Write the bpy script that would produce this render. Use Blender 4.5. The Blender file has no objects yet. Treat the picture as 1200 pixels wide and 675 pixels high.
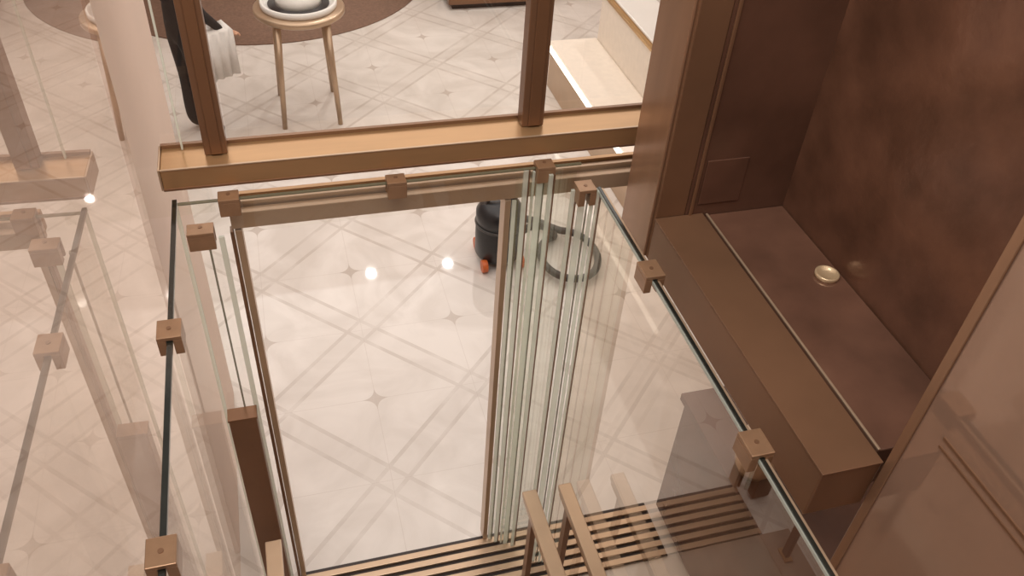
import bpy, bmesh, math, random
from mathutils import Vector, Matrix
random.seed(3)
S=bpy.context.scene
try:
    S.view_settings.view_transform='Standard'; S.view_settings.look='None'
except Exception as e: print(e)
try: S.cycles.transparent_max_bounces=24
except Exception as e: print(e)

# ---------------- materials ----------------
def L(c):  # sRGB 0-255 -> linear
    return tuple(((v/255)/12.92 if v/255<=.04045 else ((v/255+.055)/1.055)**2.4) for v in c)+(1,)
def pmat(name,rgb,rough=.4,metal=0,noise=0,scale=6,bump=0,stretch=(1,1,1),emit=0,spec=.5,coat=0,detail=5):
    m=bpy.data.materials.new(name); m.use_nodes=True
    nt=m.node_tree; b=nt.nodes['Principled BSDF']
    b.inputs['Roughness'].default_value=rough; b.inputs['Metallic'].default_value=metal
    b.inputs['Specular IOR Level'].default_value=spec
    b.inputs['Coat Weight'].default_value=coat
    g=nt.nodes.new('ShaderNodeNewGeometry'); mp=nt.nodes.new('ShaderNodeMapping')
    mp.inputs['Scale'].default_value=stretch
    n=nt.nodes.new('ShaderNodeTexNoise'); n.inputs['Scale'].default_value=scale; n.inputs['Detail'].default_value=detail
    nt.links.new(g.outputs['Position'],mp.inputs[0]); nt.links.new(mp.outputs[0],n.inputs['Vector'])
    r=nt.nodes.new('ShaderNodeValToRGB'); c=L(rgb)
    r.color_ramp.elements[0].position=.3; r.color_ramp.elements[1].position=.7
    r.color_ramp.elements[0].color=tuple(v*(1-noise) for v in c[:3])+(1,)
    r.color_ramp.elements[1].color=tuple(min(1,v*(1+noise)) for v in c[:3])+(1,)
    nt.links.new(n.outputs['Fac'],r.inputs[0]); nt.links.new(r.outputs[0],b.inputs['Base Color'])
    if bump:
        bp=nt.nodes.new('ShaderNodeBump'); bp.inputs['Strength'].default_value=bump; bp.inputs['Distance'].default_value=.01
        nt.links.new(n.outputs['Fac'],bp.inputs['Height']); nt.links.new(bp.outputs[0],b.inputs['Normal'])
    if emit:
        b.inputs['Emission Color'].default_value=c; b.inputs['Emission Strength'].default_value=emit
    return m
def glassmat(name,tint,fac,rough=.0,gl=(1,.96,.92),k=.3):
    m=bpy.data.materials.new(name); m.use_nodes=True; nt=m.node_tree
    nt.nodes.clear(); o=nt.nodes.new('ShaderNodeOutputMaterial')
    t=nt.nodes.new('ShaderNodeBsdfTransparent'); t.inputs[0].default_value=tint+(1,)
    g=nt.nodes.new('ShaderNodeBsdfGlossy'); g.inputs['Roughness'].default_value=rough; g.inputs['Color'].default_value=gl+(1,)
    mx=nt.nodes.new('ShaderNodeMixShader')
    lw=nt.nodes.new('ShaderNodeLayerWeight'); lw.inputs['Blend'].default_value=.25
    ma=nt.nodes.new('ShaderNodeMath'); ma.operation='MULTIPLY_ADD'
    ma.inputs[1].default_value=k; ma.inputs[2].default_value=fac; ma.use_clamp=True
    nt.links.new(lw.outputs['Facing'],ma.inputs[0]); nt.links.new(ma.outputs[0],mx.inputs[0])
    nt.links.new(t.outputs[0],mx.inputs[1]); nt.links.new(g.outputs[0],mx.inputs[2]); nt.links.new(mx.outputs[0],o.inputs[0])
    return m
def edgemat(name,rgb,tr,trans=.5):
    """cut glass edge: see-through plus light scattered along the arris"""
    m=bpy.data.materials.new(name); m.use_nodes=True; nt=m.node_tree; b=nt.nodes['Principled BSDF']; o=nt.nodes['Material Output']
    b.inputs['Base Color'].default_value=L(rgb); b.inputs['Roughness'].default_value=.1; b.inputs['Specular IOR Level'].default_value=.8
    tl=nt.nodes.new('ShaderNodeBsdfTranslucent'); tl.inputs[0].default_value=L(rgb)
    m1=nt.nodes.new('ShaderNodeMixShader'); m1.inputs[0].default_value=trans
    nt.links.new(b.outputs[0],m1.inputs[1]); nt.links.new(tl.outputs[0],m1.inputs[2])
    t=nt.nodes.new('ShaderNodeBsdfTransparent'); mx=nt.nodes.new('ShaderNodeMixShader'); mx.inputs[0].default_value=tr
    nt.links.new(m1.outputs[0],mx.inputs[1]); nt.links.new(t.outputs[0],mx.inputs[2]); nt.links.new(mx.outputs[0],o.inputs[0]); return m

bronze=pmat('bronze_satin',(182,144,104),.30,.55,.06,3,stretch=(1,8,8))
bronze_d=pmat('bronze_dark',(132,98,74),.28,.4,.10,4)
bronze_p=pmat('bronze_post',(134,98,72),.28,.45,.10,4)
bronze_c=pmat('bronze_column',(160,124,98),.24,.4,.10,2,stretch=(1,6,.6))
bronze_l=pmat('bronze_taupe',(188,162,136),.30,.5,.06,5)
clipm=pmat('bronze_clip',(158,124,96),.28,.4,.08,30)
leather=pmat('brown_mottled_wall',(110,76,59),.20,.2,.36,4.5,.8,detail=9)
recess=pmat('brown_recess_panel',(98,68,54),.24,.15,.22,4,.3)
slabm=pmat('brown_hatch_lacquer',(118,84,68),.06,.25,.30,4,.05,coat=.9)
rosy=pmat('rose_brown_panel',(172,140,120),.07,.35,.08,2,coat=.7)
dark=pmat('dark_recess',(45,32,26),.5,0,.2,10)
cream=pmat('cream_plaster',(232,210,196),.6,0,.04,2)
creamw=pmat('cream_upholstery',(238,226,212),.6,0,.04,20,.05)
white=pmat('white_lacquer',(236,232,226),.3,0,.02,3)
gold=pmat('gold_trim',(200,164,116),.28,.7,.05,10)
edge_d=pmat('glass_edge_dark',(30,32,28),.15,0,.3,20,spec=.8)
edge_l=edgemat('glass_edge_pale',(246,252,242),.36,.55)
edge_g=edgemat('glass_edge_taupe',(132,128,104),.3,.2)
black=pmat('black_cloth',(22,20,22),.8,0,.3,30)
whitec=pmat('white_cotton',(226,220,214),.8,0,.05,20,.1)
skin=pmat('skin',(205,155,125),.5,0,.05,10)
hair=pmat('hair_dark',(30,22,18),.5,0,.3,60,.4)
rugm=pmat('rug_brown',(132,104,88),.9,0,.15,40,.3)
plast=pmat('black_plastic',(32,31,33),.35,0,.2,20)
orange=pmat('orange_plastic',(210,105,50),.4,0,.1,10)
rubber=pmat('grey_hose_rubber',(70,67,65),.5,0,.2,60,.4)
ceram=pmat('cream_ceramic',(238,212,182),.25,0,.05,8)
ringm=pmat('pale_brass',(210,182,146),.25,.4,.05,8)
ledm=pmat('led_strip',(255,246,230),.5,0,0,1,emit=3)
cabfl=pmat('cab_floor_stone',(160,138,120),.2,0,.12,6)
shaftg=glassmat('clear_glass',(.97,.97,.95),.06)
haze=glassmat('door_glass',(.95,.96,.93),.09)
reflg=glassmat('reflection_tint_glass',(.87,.80,.72),.15)  # tan tint puts the hazy reflection on the right pane into its colour
mirg=glassmat('reflective_partition_glass',(.80,.71,.65),.32,0,(1,.92,.86))

# marble floor
def floor_mat():
    m=bpy.data.materials.new('inlaid_marble_floor'); m.use_nodes=True; nt=m.node_tree; N=nt.nodes; K=nt.links
    b=N['Principled BSDF']; geo=N.new('ShaderNodeNewGeometry'); sx=N.new('ShaderNodeSeparateXYZ'); K.new(geo.outputs['Position'],sx.inputs[0])
    def M(op,a,bb=None,c=None,clamp=False):
        n=N.new('ShaderNodeMath'); n.operation=op; n.use_clamp=clamp
        for i,v in enumerate((a,bb,c)):
            if v is None: continue
            if isinstance(v,(int,float)): n.inputs[i].default_value=v
            else: K.new(v,n.inputs[i])
        return n.outputs[0]
    x,y=sx.outputs[0],sx.outputs[1]; s=.83; r2=math.sqrt(2)
    p=M('MULTIPLY',M('ADD',x,y),1/r2); q=M('MULTIPLY',M('SUBTRACT',x,y),1/r2)
    fp=M('SUBTRACT',M('FRACT',M('ADD',M('DIVIDE',M('SUBTRACT',p,.962),s),40.5)),.5)
    fq=M('SUBTRACT',M('FRACT',M('ADD',M('DIVIDE',M('SUBTRACT',q,-.495),s),40.5)),.5)
    ap=M('ABSOLUTE',fp); aq=M('ABSOLUTE',fq)
    def band(a,lo,hi): return M('MULTIPLY',M('GREATER_THAN',a,lo),M('LESS_THAN',a,hi))
    def lines(a): return M('ADD',M('MULTIPLY',band(a,.408,.438),.5),M('MULTIPLY',band(a,.438,.51),.10))
    inl=M('MAXIMUM',lines(ap),lines(aq))
    dx=M('ABSOLUTE',M('MULTIPLY',M('ADD',fp,fq),1/r2)); dy=M('ABSOLUTE',M('MULTIPLY',M('SUBTRACT',fp,fq),1/r2))
    star=M('LESS_THAN',M('ADD',M('POWER',dx,.5),M('POWER',dy,.5)),.335)
    grout=M('MULTIPLY',M('MAXIMUM',M('LESS_THAN',dx,.002),M('LESS_THAN',dy,.002)),.4)
    n=N.new('ShaderNodeTexNoise'); n.inputs['Scale'].default_value=2.2; n.inputs['Detail'].default_value=8; n.inputs['Distortion'].default_value=1.5
    K.new(geo.outputs['Position'],n.inputs['Vector'])
    ramp=N.new('ShaderNodeValToRGB'); ramp.color_ramp.elements[0].position=.35; ramp.color_ramp.elements[1].position=.62
    ramp.color_ramp.elements[0].color=L((215,207,199)); ramp.color_ramp.elements[1].color=L((229,222,215))
    K.new(n.outputs['Fac'],ramp.inputs[0])
    def mix(fac,a,col):
        mm=N.new('ShaderNodeMix'); mm.data_type='RGBA'
        K.new(fac,mm.inputs[0]); K.new(a,mm.inputs[6]); mm.inputs[7].default_value=col; return mm.outputs[2]
    n2=N.new('ShaderNodeTexNoise'); n2.inputs['Scale'].default_value=3.5; n2.inputs['Detail'].default_value=7; n2.inputs['Distortion'].default_value=1; K.new(geo.outputs['Position'],n2.inputs['Vector'])
    vary=M('MULTIPLY_ADD',n2.outputs['Fac'],2.6,-.55,clamp=True)
    c=mix(M('MULTIPLY',inl,vary),ramp.outputs[0],L((180,167,156)))
    c=mix(M('MULTIPLY',star,.6),c,L((180,165,153)))
    c=mix(grout,c,L((190,177,167)))
    K.new(c,b.inputs['Base Color']); b.inputs['Roughness'].default_value=.035; b.inputs['Specular IOR Level'].default_value=.65
    return m
floorm=floor_mat()

# ---------------- helpers ----------------
def link(o,parent=None):
    S.collection.objects.link(o)
    if parent: o.parent=parent
    return o
def empty(name,loc=(0,0,0)):
    e=bpy.data.objects.new(name,None); e.empty_display_size=.1; e.location=loc; S.collection.objects.link(e); return e
def mesh(name,bm,mats,parent=None,smooth=False,bevel=0):
    me=bpy.data.meshes.new(name); bm.normal_update(); bm.to_mesh(me); bm.free()
    o=bpy.data.objects.new(name,me)
    for m in (mats if isinstance(mats,(list,tuple)) else [mats]): me.materials.append(m)
    if smooth:
        for p in me.polygons: p.use_smooth=True
    if bevel:
        b=o.modifiers.new('bevel','BEVEL'); b.width=bevel; b.segments=2; b.limit_method='ANGLE'
    link(o)
    if parent:
        o.parent=parent; o.matrix_parent_inverse=Matrix.Translation(-Vector(parent.location))
    return o
def addbox(bm,x0,x1,y0,y1,z0,z1,mi=0):
    r=bmesh.ops.create_cube(bm,size=1)
    for v in r['verts']:
        v.co=Vector(((x0+x1)/2+v.co.x*(x1-x0),(y0+y1)/2+v.co.y*(y1-y0),(z0+z1)/2+v.co.z*(z1-z0)))
    for f in {f for v in r['verts'] for f in v.link_faces}: f.material_index=mi
def box(name,b,mat,parent=None,bevel=.003):
    bm=bmesh.new(); addbox(bm,*b); return mesh(name,bm,mat,parent,bevel=bevel)
def boxes(name,bl,mat,parent=None,bevel=.002):
    bm=bmesh.new()
    for b in bl: addbox(bm,*b)
    return mesh(name,bm,mat,parent,bevel=bevel)
def cyl(name,p0,p1,r0,r1,mat,parent=None,seg=24,bevel=0):
    bm=bmesh.new(); p0=Vector(p0);p1=Vector(p1); d=p1-p0
    bmesh.ops.create_cone(bm,cap_ends=True,segments=seg,radius1=r0,radius2=r1,depth=d.length,
        matrix=Matrix.Translation((p0+p1)/2)@d.to_track_quat('Z','Y').to_matrix().to_4x4())
    o=mesh(name,bm,mat,parent,bevel=bevel)
    for p in o.data.polygons:
        if len(p.vertices)==4: p.use_smooth=True
    return o
def lathe(name,prof,c,mat,parent=None,seg=40):
    bm=bmesh.new(); rings=[]
    for r,z in prof:
        r=max(r,.0005)
        rings.append([bm.verts.new((c[0]+r*math.cos(a*2*math.pi/seg),c[1]+r*math.sin(a*2*math.pi/seg),c[2]+z)) for a in range(seg)])
    for i in range(len(rings)-1):
        for a in range(seg):
            bm.faces.new((rings[i][a],rings[i][(a+1)%seg],rings[i+1][(a+1)%seg],rings[i+1][a]))
    bm.faces.new(rings[0][::-1]); bm.faces.new(rings[-1])
    bmesh.ops.recalc_face_normals(bm,faces=bm.faces)
    return mesh(name,bm,mat,parent,smooth=True)
def quad(name,pts,mat,parent=None):
    bm=bmesh.new(); bm.faces.new([bm.verts.new(p) for p in pts]); return mesh(name,bm,mat,parent)
def tube(name,pts,r,mat,parent=None,cyc=False):
    cu=bpy.data.curves.new(name,'CURVE'); cu.dimensions='3D'; cu.bevel_depth=r; cu.bevel_resolution=4
    sp=cu.splines.new('NURBS'); sp.points.add(len(pts)-1)
    for i,p in enumerate(pts): sp.points[i].co=tuple(p)+(1,)
    sp.use_endpoint_u=not cyc; sp.use_cyclic_u=cyc; sp.order_u=3
    cu.materials.append(mat); o=bpy.data.objects.new(name,cu); link(o)
    if parent: o.parent=parent; o.matrix_parent_inverse=Matrix.Translation(-Vector(parent.location))
    return o

# ---------------- room shell ----------------
box('floor',(-5,5,-3.6,9.5,-.1,0),floorm,bevel=0)
box('ceiling',(-5,5,.35,9.5,3.2,3.3),cream,bevel=0)
box('wall_far',(-5,5,9.5,9.6,0,5.4),cream,bevel=0)
box('wall_left',(-5.1,-5,-3.6,9.5,0,5.4),cream,bevel=0)
box('wall_right',(5,5.1,-3.6,9.5,0,5.4),cream,bevel=0)
box('wall_near',(-5,5,-3.7,-3.6,0,5.4),rosy,bevel=0)
box('wall_partition',(-.485,-.46,.18,1.25,0,3.2),cream,bevel=.004)

# downlights
for (x,y) in [(.86,5.92),(1.84,5.92),(4.2,5.2),(-4.2,2.2),(3.2,7.6),(-2.6,8.2)]:
    e=lathe('ceiling_downlight' ,[(.06,0),(.095,0),(.095,-.012),(.06,-.012)],(x,y,3.2),white)
    l=bpy.data.lights.new('downlight_beam','AREA'); l.shape='DISK'; l.size=.10; l.energy=13; l.color=(1,.97,.93); l.spread=math.radians(150)
    o=bpy.data.objects.new('downlight_beam',l); o.location=(x,y,3.18); link(o); o.parent=e
def area(name,loc,rot,sx,sy,en,col=(1,.965,.925)):
    l=bpy.data.lights.new(name,'AREA'); l.shape='RECTANGLE'; l.size=sx; l.size_y=sy; l.energy=en; l.color=col
    o=bpy.data.objects.new(name,l); o.location=loc; o.rotation_euler=rot; link(o); return o
area('store_ceiling_fill',(.7,3.2,3.15),(0,0,0),5,5,122)  # broad fill added under the ceiling, on top of the downlights
area('shaft_top_fill',(.0,-1.6,5.3),(math.radians(22),0,0),2.6,2,100,(1,.95,.89))  # unseen fill added above the shaft to light the bronze parts

# ---------------- mirror-like glass partition ----------------
gp=empty('glass_partition')
a=math.radians(1.3)
def mp(y,z): return (-.46+math.sin(a)*(y-.18)*1.0,y,z)
quad('pane',[mp(-2.6,0),mp(.175,0),mp(.175,3.2),mp(-2.6,3.2)],mirg,gp)

# ---------------- bronze header beam with posts ----------------
hb=empty('bronze_header_beam')
box('beam_body',(-.362,1.55,-.02,.12,2.272,2.338),bronze,hb,.004)
box('beam_lip_front',(-.362,1.55,-.022,-.014,2.338,2.342),bronze_l,hb,.001)
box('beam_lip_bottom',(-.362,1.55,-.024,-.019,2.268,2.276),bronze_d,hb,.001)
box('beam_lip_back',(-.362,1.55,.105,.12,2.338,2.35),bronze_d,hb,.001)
boxes('beam_end_cap',[(-.368,-.362,-.022,.12,2.27,2.343)],bronze_l,hb)
def post(x0,x1,y0,y1):
    e=empty('bronze_mullion_post')
    box('post_body',(x0,x1,y0,y1,2.34,3.2),bronze_d,e,.003)
    box('post_face',(x0+.02,x1-.015,y0-.008,y0,2.345,3.2),bronze_p,e,.002)
    return e
post(-.232,-.165,.045,.10); post(.775,.85,.045,.10)
gu=empty('window_1')
quad('pane',[(-.16,.085,2.345),(.77,.085,2.345),(.77,.085,3.2),(-.16,.085,3.2)],shaftg,gu)
gu=empty('window_2')
quad('pane',[(.855,.085,2.345),(1.5,.085,2.345),(1.5,.085,3.2),(.855,.085,3.2)],shaftg,gu)
gu=empty('window_3')
quad('pane',[(-.455,.085,2.1),(-.237,.085,2.1),(-.237,.085,3.2),(-.455,.085,3.2)],shaftg,gu)
box('pane_edge',(-.300,-.294,.080,.090,2.345,3.2),edge_l,gu,.001)

# ---------------- door header track ----------------
ht=empty('sliding_door_track')
boxes('track_rails',[(-.19,1.3,.012,.035,2.105,2.18),(-.19,1.3,-.028,.004,2.105,2.165)],bronze_l,ht)
box('track_groove',(-.19,1.3,.003,.013,2.105,2.155),bronze_d,ht,0)
box('track_cover',(-.19,1.3,.038,.06,2.12,2.19),bronze,ht)

# ---------------- door frame / jambs ----------------
jf=empty('door_1')
boxes('jamb_left',[(-.182,-.160,-.03,.03,.022,2.10)],bronze_l,jf)
boxes('jamb_left_dark',[(-.197,-.186,-.035,.0,.022,2.10)],bronze_d,jf)  # second jamb strip in dark bronze
boxes('jamb_right',[(.712,.733,-.03,.03,.022,2.10)],bronze_l,jf)
xs=[(.736,-.033,edge_l,.014,1),(.752,-.033,edge_g,.005,1),(.762,-.055,edge_l,.016,0),(.780,-.055,bronze_d,.004,0),(.790,-.066,edge_l,.008,0),(.804,-.075,edge_l,.02,0),(.826,-.075,edge_g,.004,0),(.838,-.095,edge_l,.014,0),(.856,-.095,bronze_d,.004,0)]
for i,(x,y,m,w,low) in enumerate(xs):
    box('leaf_edge_%d'%(i+1),(x,x+w,y-.005,y+.005,.022,2.10 if low else 2.235),m,jf,.001)
for i,y in enumerate((-.035,-.075)):
    quad('leaf_pane_%d'%(i+1),[(.742+.04*i,y,.022),(.96,y,.022),(.96,y,2.2),(.742+.04*i,y,2.2)],haze,jf)

# ---------------- glass shaft enclosure ----------------
ZT=2.24; ZB=.024
def clip(tag,x,y,axis,parent,w=.062):
    """glass clamp straddling the pane edge; axis = direction of glass run"""
    h=w/2
    bm=bmesh.new()
    if axis=='y':
        addbox(bm,x-.03,x-.008,y-h,y+h,ZT-.045,ZT+.004); addbox(bm,x+.008,x+.03,y-h,y+h,ZT-.045,ZT+.004); addbox(bm,x-.03,x+.03,y-h,y+h,ZT+.004,ZT+.016)
    else:
        addbox(bm,x-h,x+h,y-.034,y-.008,ZT-.045,ZT+.004); addbox(bm,x-h,x+h,y+.008,y+.02,ZT-.045,ZT+.004); addbox(bm,x-h,x+h,y-.034,y+.02,ZT+.004,ZT+.016)
    mesh('clamp_body_'+tag,bm,clipm,parent,bevel=.002)
    cyl('clamp_screw_'+tag,(x,y,ZT+.015),(x,y,ZT+.018),.006,.006,bronze_d,parent,16)
gl=empty('glass_panel')
quad('pane',[(-.338,-.03,ZB),(-.338,-2.1,ZB),(-.338,-2.1,ZT),(-.338,-.03,ZT)],shaftg,gl)
box('top_edge',(-.345,-.331,-2.1,-.03,ZT-.01,ZT+.002),edge_d,gl,.001)
box('far_edge',(-.344,-.332,-.04,-.03,ZB,ZT),edge_l,gl,.001)
for i,y in enumerate((-.62,-1.27)): clip(str(i+1),-.338,y,'y',gl,w=.07)
gr=empty('glass_panel')
quad('pane',[(.975,-.20,ZB),(.975,-2.1,ZB),(.975,-2.1,ZT),(.975,-.20,ZT)],reflg,gr)
box('top_edge',(.970,.980,-2.1,-.20,ZT-.01,ZT+.002),edge_d,gr,.001)
box('top_edge_led_reflection',(.966,.970,-2.1,-.20,ZT-.012,ZT-.002),edge_l,gr,.001)  # pale strip modelled in place of the LED reflection along the edge
box('top_edge_bronze',(.980,.990,-2.1,-.20,ZT-.03,ZT-.004),bronze_l,gr,.001)
for i,(x,y,m,w) in enumerate([(.880,-.20,edge_l,.012),(.896,-.20,bronze_d,.004),(.908,-.205,edge_l,.022),(.934,-.21,edge_g,.004),(.944,-.215,edge_l,.012),(.962,-.22,edge_l,.008),(.974,-.22,bronze_d,.004)]):
    box('corner_edge_%d'%(i+1),(x,x+w,y-.005,y+.005,ZB,ZT),m,gr,.001)
for i,y in enumerate((-.64,-1.285)): clip(str(i+1),.975,y,'y',gr,w=.075)
clip('3',.925,-.205,'y',gr)
gt=empty('glass_transom')
quad('pane',[(-.33,-.05,2.11),(.965,-.05,2.11),(.965,-.05,ZT),(-.33,-.05,ZT)],shaftg,gt)
box('top_edge',(-.33,.965,-.056,-.045,ZT-.006,ZT),edge_g,gt,.001)
for i,x in enumerate((-.18,.334,.832)): clip(str(i+1),x,-.05,'x',gt)
gf=empty('glass_panel')
quad('pane',[(-.33,-.05,ZB),(-.215,-.05,ZB),(-.215,-.05,2.1),(-.33,-.05,2.1)],shaftg,gf)
box('side_edge',(-.232,-.215,-.056,-.045,ZB,2.1),edge_l,gf,.001)
box('side_edge_2',(-.268,-.262,-.056,-.045,ZB,2.1),edge_g,gf,.001)
clip('4',-.262,-.205,'x',gl,w=.075)

# ---------------- lift control post ----------------
cp=empty('lift_control_post')
box('post_body',(-.325,-.225,-.12,-.065,.022,1.3),bronze_d,cp,.004)
box('post_cap',(-.328,-.222,-.123,-.062,1.3,1.31),bronze_p,cp,.001)

# ---------------- handrails and one reflected copy ----------------
def rail(x,w=.06):
    e=empty('handrail_or_reflection')
    box('rail_bar',(x-w/2,x+w/2,-2.0,-.39,.875,.905),bronze_l,e,.004)
    box('rail_core',(x-w/2+.008,x+w/2-.008,-2.0,-.395,.84,.875),bronze,e,.002)
    for i,y in enumerate((-.47,-1.2,-1.9)):
        box('rail_leg_%d'%(i+1),(x-.012,x+.012,y-.02,y+.02,.03,.845),bronze_d,e,.002)
        box('rail_foot_%d'%(i+1),(x-.022,x+.022,y-.04,y+.04,.022,.034),bronze,e,.002)
rail(.783);rail(.935,.055);rail(-.231)  # middle call models the right rail's reflection in the glass as a solid bar
box('lift_cab_floor',(-.33,.965,-2.1,-.33,0,.022),cabfl,bevel=.002)

# ---------------- threshold grille ----------------
tg=empty('threshold_grille')
box('grille_pan',(-.185,1.6,-.325,.0,0.0,.006),dark,tg,0)
boxes('grille_slats',[(-.18,1.595,-.32+i*.053,-.32+i*.053+.031,.006,.02) for i in range(6)],bronze_l,tg)

# ---------------- bulkhead (right): column, beam, hatch, walls ----------------
bc=empty('bronze_column')
box('column_body',(1.09,1.19,-.40,-.17,2.08,5.2),bronze_d,bc,.004)
box('column_face',(1.082,1.09,-.385,-.185,2.08,5.2),bronze_c,bc,.002)
box('wall_recess',(1.19,1.60,-.40,-.30,2.08,5.2),recess,bevel=0)
box('trim_1',(1.20,1.212,-.408,-.40,2.24,5.2),bronze_d)
box('wall_bulkhead',(1.54,1.64,-1.45,-.40,2.08,5.2),leather,bevel=0)
bb=empty('bulkhead_beam')
box('beam_box',(1.09,1.252,-1.395,-.40,2.08,2.238),bronze_d,bb,.004)
box('beam_top_plate',(1.088,1.25,-1.398,-.402,2.238,2.244),bronze_d,bb,.001)
hs=empty('service_hatch')
box('hatch_slab',(1.262,1.538,-1.36,-.402,2.10,2.236),slabm,hs,.004)
box('hatch_frame_strip',(1.262,1.269,-1.36,-.402,2.236,2.241),bronze_l,hs,.001)
box('hatch_joint',(1.252,1.262,-1.36,-.402,2.10,2.225),dark,hs,0)
lathe('hatch_finger_ring',[(.0,.0),(.036,.0),(.036,.012),(.030,.014),(.027,.007),(.0,.007)],(1.488,-.754,2.236),ringm,hs)
wp=empty('wall_outlet_box')
box('box_plate',(1.225,1.365,-.405,-.40,2.28,2.44),recess,wp,.003)
nc=empty('panelled_pier')
box('pier_body',(1.256,1.75,-3.3,-1.40,0,5.2),rosy,nc,.004)
box('pier_edge_trim',(1.250,1.256,-1.425,-1.40,0,5.2),bronze_c,nc,.002)
box('pier_seam_1',(1.253,1.2565,-3.3,-1.49,2.44,2.446),bronze_d,nc,0)
box('pier_seam_2',(1.253,1.2565,-3.3,-1.49,2.415,2.420),bronze_d,nc,0)

# ---------------- counter + vase ----------------
cc=empty('brown_counter')
box('counter_body',(1.64,2.5,-1.3,-.05,0.05,.86),recess,cc,.004)
box('counter_plinth',(1.68,2.46,-1.26,-.09,0,.05),dark,cc,0)
box('counter_top',(1.62,2.52,-1.32,-.03,.86,.90),recess,cc,.004)
lathe('ceramic_vase',[(.0,0),(.06,0),(.085,.05),(.1,.14),(.085,.22),(.05,.27),(.06,.31),(.05,.31),(.04,.27),(.0,.26)],(1.74,-.50,.90),ceram)

# ---------------- round display table ----------------
def table(cx,cy):
    e=empty('round_display_table',(cx,cy,0))
    lathe('table_top',[(0,0),(.34,0),(.36,.015),(.36,.045),(.345,.055),(0,.055)],(cx,cy,.875),bronze_l,e,64)
    lathe('tray_rim',[(0,0),(.29,0),(.30,.01),(.30,.05),(.278,.05),(.278,.018),(0,.018)],(cx,cy,.93),white,e,64)
    lathe('tray_inlay',[(0,0),(.24,0),(.24,.006),(0,.006)],(cx,cy,.95),plast,e,48)
    lathe('display_dome',[(0,0),(.18,0),(.18,.06),(.14,.10),(.06,.12),(0,.125)],(cx,cy,.957),white,e,48)
    for i,(sx,sy) in enumerate(((-1,-1),(1,-1),(-1,1),(1,1))):
        cyl('leg_%d'%(i+1),(cx+sx*.23,cy+sy*.29,0),(cx+sx*.19,cy+sy*.23,.88),.02,.028,bronze_l,e)
    return e
table(.27,4.45)
lathe('round_rug',[(0,0),(1.84,0),(1.84,.015),(0,.015)],(0,7.6,0),rugm,None,96)
bk=empty('low_display_cabinet')
box('cabinet_body',(1.9,3.0,6.3,6.9,.06,.7),bronze_d,bk,.01); box('cabinet_top',(1.88,3.02,6.28,6.92,.7,.74),cream,bk,.005); box('cabinet_plinth',(1.95,2.95,6.35,6.85,0,.06),dark,bk,0)

# ---------------- bench ----------------
bn=empty('upholstered_bench')
box('bench_base',(2.46,2.92,1.6,4.55,0,.36),bronze_l,bn,.005)
box('seat_cushion',(2.43,2.9,1.6,4.55,.37,.45),creamw,bn,.02)
box('seat_led_edge',(2.41,2.435,1.6,4.55,.40,.435),ledm,bn,.002)
box('bench_back',(2.9,3.12,1.6,4.55,0,.86),creamw,bn,.02)
box('back_ledge',(2.88,3.3,1.6,4.55,.86,.885),gold,bn,.004)
box('ledge_cushion',(2.92,3.28,1.62,4.5,.885,.91),white,bn,.01)

# ---------------- vacuum cleaner ----------------
vx,vy=1.36,2.16
vc=empty('canister_vacuum_cleaner',(vx,vy,0))
lathe('canister_body',[(0,0),(.15,0),(.165,.03),(.165,.24),(.155,.27),(.165,.28),(.165,.36),(.13,.42),(.06,.45),(0,.45)],(vx,vy,.05),plast,vc)
lathe('canister_ring',[(.0,0),(.168,0),(.172,.01),(.168,.02),(0,.02)],(vx,vy,.31),rubber,vc)
for i,(ax,ay) in enumerate(((-.13,-.13),(.13,-.13),(-.12,.13),(.12,.13))):
    cyl('wheel_%d'%(i+1),(vx+ax-.02,vy+ay,.045),(vx+ax+.02,vy+ay,.045),.045,.045,orange,vc,24,.004)
tube('carry_handle',[(vx-.1,vy,.47),(vx-.09,vy,.56),(vx+.09,vy,.56),(vx+.1,vy,.47)],.014,plast,vc)
pts=[(vx+.16,vy,.2),(vx+.25,vy-.02,.3)]
for i in range(17):
    t=math.pi*.5+i*2*math.pi/16*1.0
    pts.append((1.84+.20*math.cos(t),2.02+.26*math.sin(t),.03+.012*i/4))
pts+=[(1.7,2.5,.05),(1.5,2.6,.03)]
tube('hose',pts,.026,rubber,vc)

# ---------------- person ----------------
def skinmesh(name,V,E,R,mats,assign,parent,sub=2,root=0):
    me=bpy.data.meshes.new(name); me.from_pydata(V,E,[]); o=bpy.data.objects.new(name,me); link(o)
    sk=o.modifiers.new('s','SKIN'); ss=o.modifiers.new('ss','SUBSURF'); ss.levels=sub; ss.render_levels=sub
    for i,r in enumerate(R):
        rr=r if isinstance(r,tuple) else (r,r)
        me.skin_vertices[0].data[i].radius=rr
        me.skin_vertices[0].data[i].use_root=(i==root)
    dg=bpy.context.evaluated_depsgraph_get(); m2=bpy.data.meshes.new_from_object(o.evaluated_get(dg))
    bpy.data.objects.remove(o); o=bpy.data.objects.new(name,m2); m2.materials.clear()
    for m in mats: m2.materials.append(m)
    for p in m2.polygons: p.use_smooth=True; p.material_index=assign(p.center)
    link(o); o.parent=parent; return o
px_,py_=-.60,4.2
pe=empty('shop_assistant',(px_,py_,0)); pe.rotation_euler=(0,0,math.radians(-60))
V=[(0,0,.95),(0,0,1.15),(0,.0,1.36),(0,0,1.45),(0,.01,1.52),
   (-.09,0,.88),(-.10,.02,.48),(-.10,-.01,.09),(-.10,.12,.045),
   (.09,0,.88),(.10,.03,.48),(.11,-.01,.09),(.11,.12,.045),
   (-.18,0,1.40),(-.24,-.02,1.12),(-.25,.08,.88),
   (.18,0,1.40),(.26,.0,1.13),(.25,.17,.93)]
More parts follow.
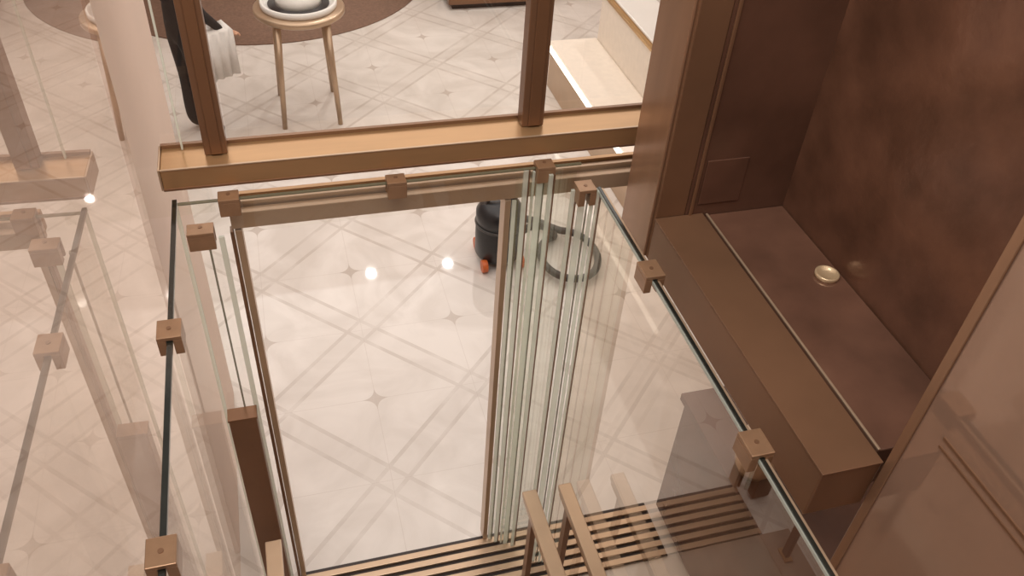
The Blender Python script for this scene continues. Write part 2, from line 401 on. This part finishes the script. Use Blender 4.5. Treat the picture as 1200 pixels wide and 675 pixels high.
E=[(0,1),(1,2),(2,3),(3,4),(0,5),(5,6),(6,7),(7,8),(0,9),(9,10),(10,11),(11,12),(3,13),(13,14),(14,15),(3,16),(16,17),(17,18)]
R=[(.16,.12),(.14,.11),(.16,.11),(.09,.07),(.055,.055),(.115,.115),(.09,.09),(.075,.075),(.045,.035),(.115,.115),(.09,.09),(.075,.075),(.045,.035),(.06,.06),(.045,.045),(.03,.03),(.06,.06),(.045,.045),(.03,.03)]
def asg(c):
    if c.z>1.475: return 2
    return 0
skinmesh('body',V,E,R,[black,whitec,skin],asg,pe)
def sph(name,c,s,mat,parent,seg=24):
    bm=bmesh.new(); bmesh.ops.create_uvsphere(bm,u_segments=seg,v_segments=16,radius=1)
    for v in bm.verts: v.co=Vector((c[0]+v.co.x*s[0],c[1]+v.co.y*s[1],c[2]+v.co.z*s[2]))
    me=bpy.data.meshes.new(name); bm.to_mesh(me); bm.free(); me.materials.append(mat)
    for p in me.polygons: p.use_smooth=True
    o=bpy.data.objects.new(name,me); link(o); o.parent=parent; return o
sph('head',(0,.02,1.625),(.073,.092,.11),skin,pe); sph('hair_cap',(0,-.005,1.65),(.083,.098,.105),hair,pe); sph('hair_bun',(0,-.11,1.66),(.045,.045,.045),hair,pe)
sph('nose',(0,.115,1.61),(.012,.018,.02),skin,pe); sph('mouth',(0,.103,1.575),(.024,.008,.007),orange,pe)
for s in (-1,1):
    sph('ear_%d'%(s+2),(s*.076,.01,1.62),(.012,.02,.03),skin,pe); sph('eye_%d'%(s+2),(s*.03,.1,1.635),(.012,.008,.008),plast,pe)
def hand(w,d,parent,tag):
    w=Vector(w); d=Vector(d).normalized(); side=d.cross(Vector((0,0,1))).normalized() if abs(d.z)<.9 else Vector((0,1,0))
    nrm=d.cross(side)
    V=[tuple(w),tuple(w+d*.05),tuple(w+d*.085)]; skinmesh('palm_'+tag,V,[(0,1),(1,2)],[(.026,.02),(.038,.018),(.036,.015)],[skin],lambda c:0,parent,2)
    for i,l in enumerate((.065,.075,.07,.055)):
        b=w+d*.08+side*(.03-.02*i)
        V=[tuple(b),tuple(b+d*l*.5+nrm*.004),tuple(b+d*l*.8+nrm*.02)]
        skinmesh('finger_%s_%d'%(tag,i+1),V,[(0,1),(1,2)],[.009,.008,.007],[skin],lambda c:0,parent,1)
    b=w+d*.03+side*.03
    skinmesh('thumb_'+tag,[tuple(b),tuple(b+side*.025+d*.03),tuple(b+side*.03+d*.055)],[(0,1),(1,2)],[.011,.01,.008],[skin],lambda c:0,parent,1)
hand((-.25,.085,.88),(0,.3,-1),pe,'l'); hand((.25,.18,.92),(0,1,-.3),pe,'r')
# garment draped over the forearm (part of the figure)
bm=bmesh.new()
nx,nz=10,12
grid=[[bm.verts.new((.17+.018*math.sin(i*1.9)+.0*j, -.02+.24*i/nx, .97-.45*j/nz+.012*math.sin(i*1.3+j))) for i in range(nx+1)] for j in range(nz+1)]
for j in range(nz):
    for i in range(nx): bm.faces.new((grid[j][i],grid[j][i+1],grid[j+1][i+1],grid[j+1][i]))
top=[bm.verts.new((.32+.015*math.sin(i*1.9), -.02+.24*i/nx, .95)) for i in range(nx+1)]
bot=[bm.verts.new((.33+.02*math.sin(i*2.1), -.02+.24*i/nx, .60)) for i in range(nx+1)]
for i in range(nx):
    bm.faces.new((grid[0][i],top[i],top[i+1],grid[0][i+1])); bm.faces.new((top[i],bot[i],bot[i+1],top[i+1]))
g=mesh('draped_garment',bm,whitec,None,smooth=True); g.parent=pe
sm=g.modifiers.new('t','SOLIDIFY'); sm.thickness=.012

# ---------------- world ----------------
w=bpy.data.worlds.new('World'); S.world=w; w.use_nodes=True
w.node_tree.nodes['Background'].inputs[0].default_value=(1,.94,.88,1); w.node_tree.nodes['Background'].inputs[1].default_value=.42

# ---------------- camera ----------------
cam=bpy.data.cameras.new('camera'); cam.lens=30; cam.sensor_width=36; cam.clip_start=.02
co=bpy.data.objects.new('camera',cam); link(co)
Mx=Matrix(((.9627,.1308,-.2370,0),(-.2641,.6453,-.7165,-2.33),(.0592,.7522,.6561,3.8),(0,0,0,1)))
co.matrix_world=Mx
S.camera=co
